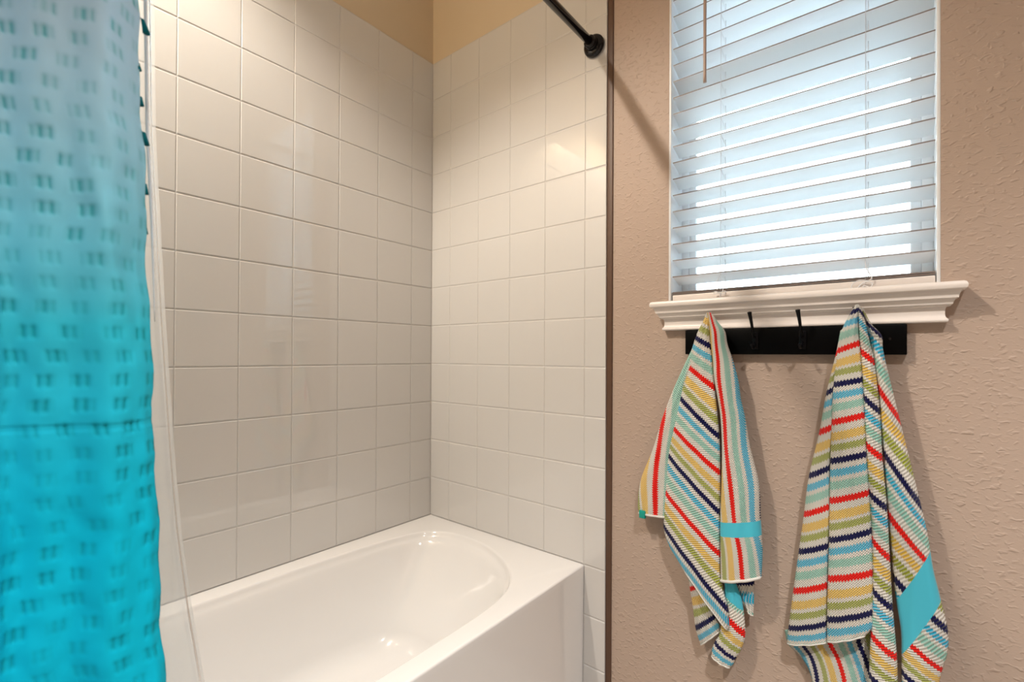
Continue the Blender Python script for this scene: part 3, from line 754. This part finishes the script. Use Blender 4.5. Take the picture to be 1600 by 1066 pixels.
# ------------------------------------------------------------------ towels
def panel_mesh(P, M=26):
    rows = P['rows']
    def per(a, b): return max(2, int(math.dist(a[1:4], b[1:4]) / 0.005))
    R = spline(rows, per); n = len(R)
    verts = []; uvs = []; c_acc = 0.0; prev = None; cl = []
    for i, r in enumerate(R):
        sl, lx, ly, lz, sr, rx, ry, rz = r
        L = Vector((lx, ly, lz)); Q = Vector((rx, ry, rz)); mid = (L + Q) / 2
        if prev is not None: c_acc += (mid - prev).length
        prev = mid; w = (Q - L).length
        b = min(P['bulge'], w * 0.42)
        ring = []
        K = 2 * M
        for k in range(K):
            if k <= M: t = k / M; front = True
            else: t = 1 - (k - M) / M; front = False
            p = L.lerp(Q, t); e = (4 * t * (1 - t)); e = max(0.0, e) ** 0.5
            if front:
                rip = 0.0012 * math.sin(t * 17 + c_acc * 23) * e
                p = p + Vector((0, -(b * e) - rip, 0))
            else: p = p + Vector((0, min(0.006, w * 0.2) * e, 0))
            s = sl + (sr - sl) * t; c = c_acc if P['vertical'] else w * t
            uv = (s, c)
            bd = 9.0
            if P['band'] and front:
                ax, az, bx, bz, hw = P['band']; d = Vector((bx - ax, bz - az)); nn = Vector((-d.y, d.x)).normalized()
                bd = (Vector((p.x - ax, p.z - az)).dot(nn)) / hw
            ring.append((p, uv, bd))
        cl.append(ring)
    K = 2 * M; V = []; U = []; B = []
    # flatten the first and last ring so the cloth edge closes
    first = [(Vector((r[0].x, (cl[0][k][0].y + cl[0][(K - k) % K][0].y) / 2, r[0].z)), r[1], r[2]) for k, r in enumerate(cl[0])]
    last = [(Vector((r[0].x, (cl[-1][k][0].y + cl[-1][(K - k) % K][0].y) / 2, r[0].z - 0.0015)), r[1], r[2]) for k, r in enumerate(cl[-1])]
    cl = [first] + cl + [last]
    for ring in cl:
        for p, uv, bd in ring: V.append(p); U.append(uv); B.append(bd)
    F = [(i * K + k, i * K + (k + 1) % K, (i + 1) * K + (k + 1) % K, (i + 1) * K + k) for i in range(len(cl) - 1) for k in range(K)]
    hem = [cl[-2][k][0] for k in range(0, M + 1)]
    return V, F, U, B, hem
def build_towel(name, keys, base, label, hems, group=None):
    root = empty(name, base); tag(root, label, 'towel', group)
    V = []; F = []; U = []; B = []; H = {}
    for k in keys:
        v, f, u, b, hem = panel_mesh(PANELS[k]); o = len(V)
        V += v; U += u; B += b; F += [tuple(i + o for i in q) for q in f]; H[k] = hem
    me = bpy.data.meshes.new('towel_cloth'); me.from_pydata([tuple(v) for v in V], [], F)
    l1 = me.uv_layers.new(name='stripe'); l2 = me.uv_layers.new(name='band')
    for lp in me.loops:
        l1.data[lp.index].uv = U[lp.vertex_index]; l2.data[lp.index].uv = (B[lp.vertex_index], 0)
    bm = bmesh.new(); bm.from_mesh(me); bmesh.ops.recalc_face_normals(bm, faces=bm.faces[:]); bm.to_mesh(me); bm.free()
    rebase(link_me('towel_cloth', me, M_towel, smooth=True), root)
    for k, r in hems.items():
        pts = H[k]
        rebase(tube('hem', pts, [r * 0.3] + [r] * (len(pts) - 2) + [r * 0.3], M_hem, n=8), root)
    return root
t1 = build_towel('hand_towel', ['1 back corner', '1 lower left tail', '1 lower right tail', '1 left wing', '1 front fold', '1 right fold'], (1.1, 0, 0.32),
    'shorter striped terry towel hanging on the hook nearest the tub, teal loop showing', {'1 front fold': 0.0016, '1 right fold': 0.0036, '1 left wing': 0.0030, '1 lower left tail': 0.0016, '1 lower right tail': 0.0018, '1 back corner': 0.0016}, 'striped towels on the hook rack')
bm = bmesh.new(); add_box(bm, (0.9215, -0.0430, 0.6170), (0.9385, -0.0330, 0.6375), 0.0012)
rebase(sharp_by_angle(from_bm('hanging_loop', bm, M_teal_tag), 40), t1)
t2 = build_towel('bath_towel', ['2 lower tail', '2 left drape', '2 right drape', '2 middle fold', '2 front drape'], (1.41, 0, 0.25),
    'larger striped terry towel hanging on the hook farthest from the tub', {'2 left drape': 0.0014, '2 front drape': 0.0016}, 'striped towels on the hook rack')
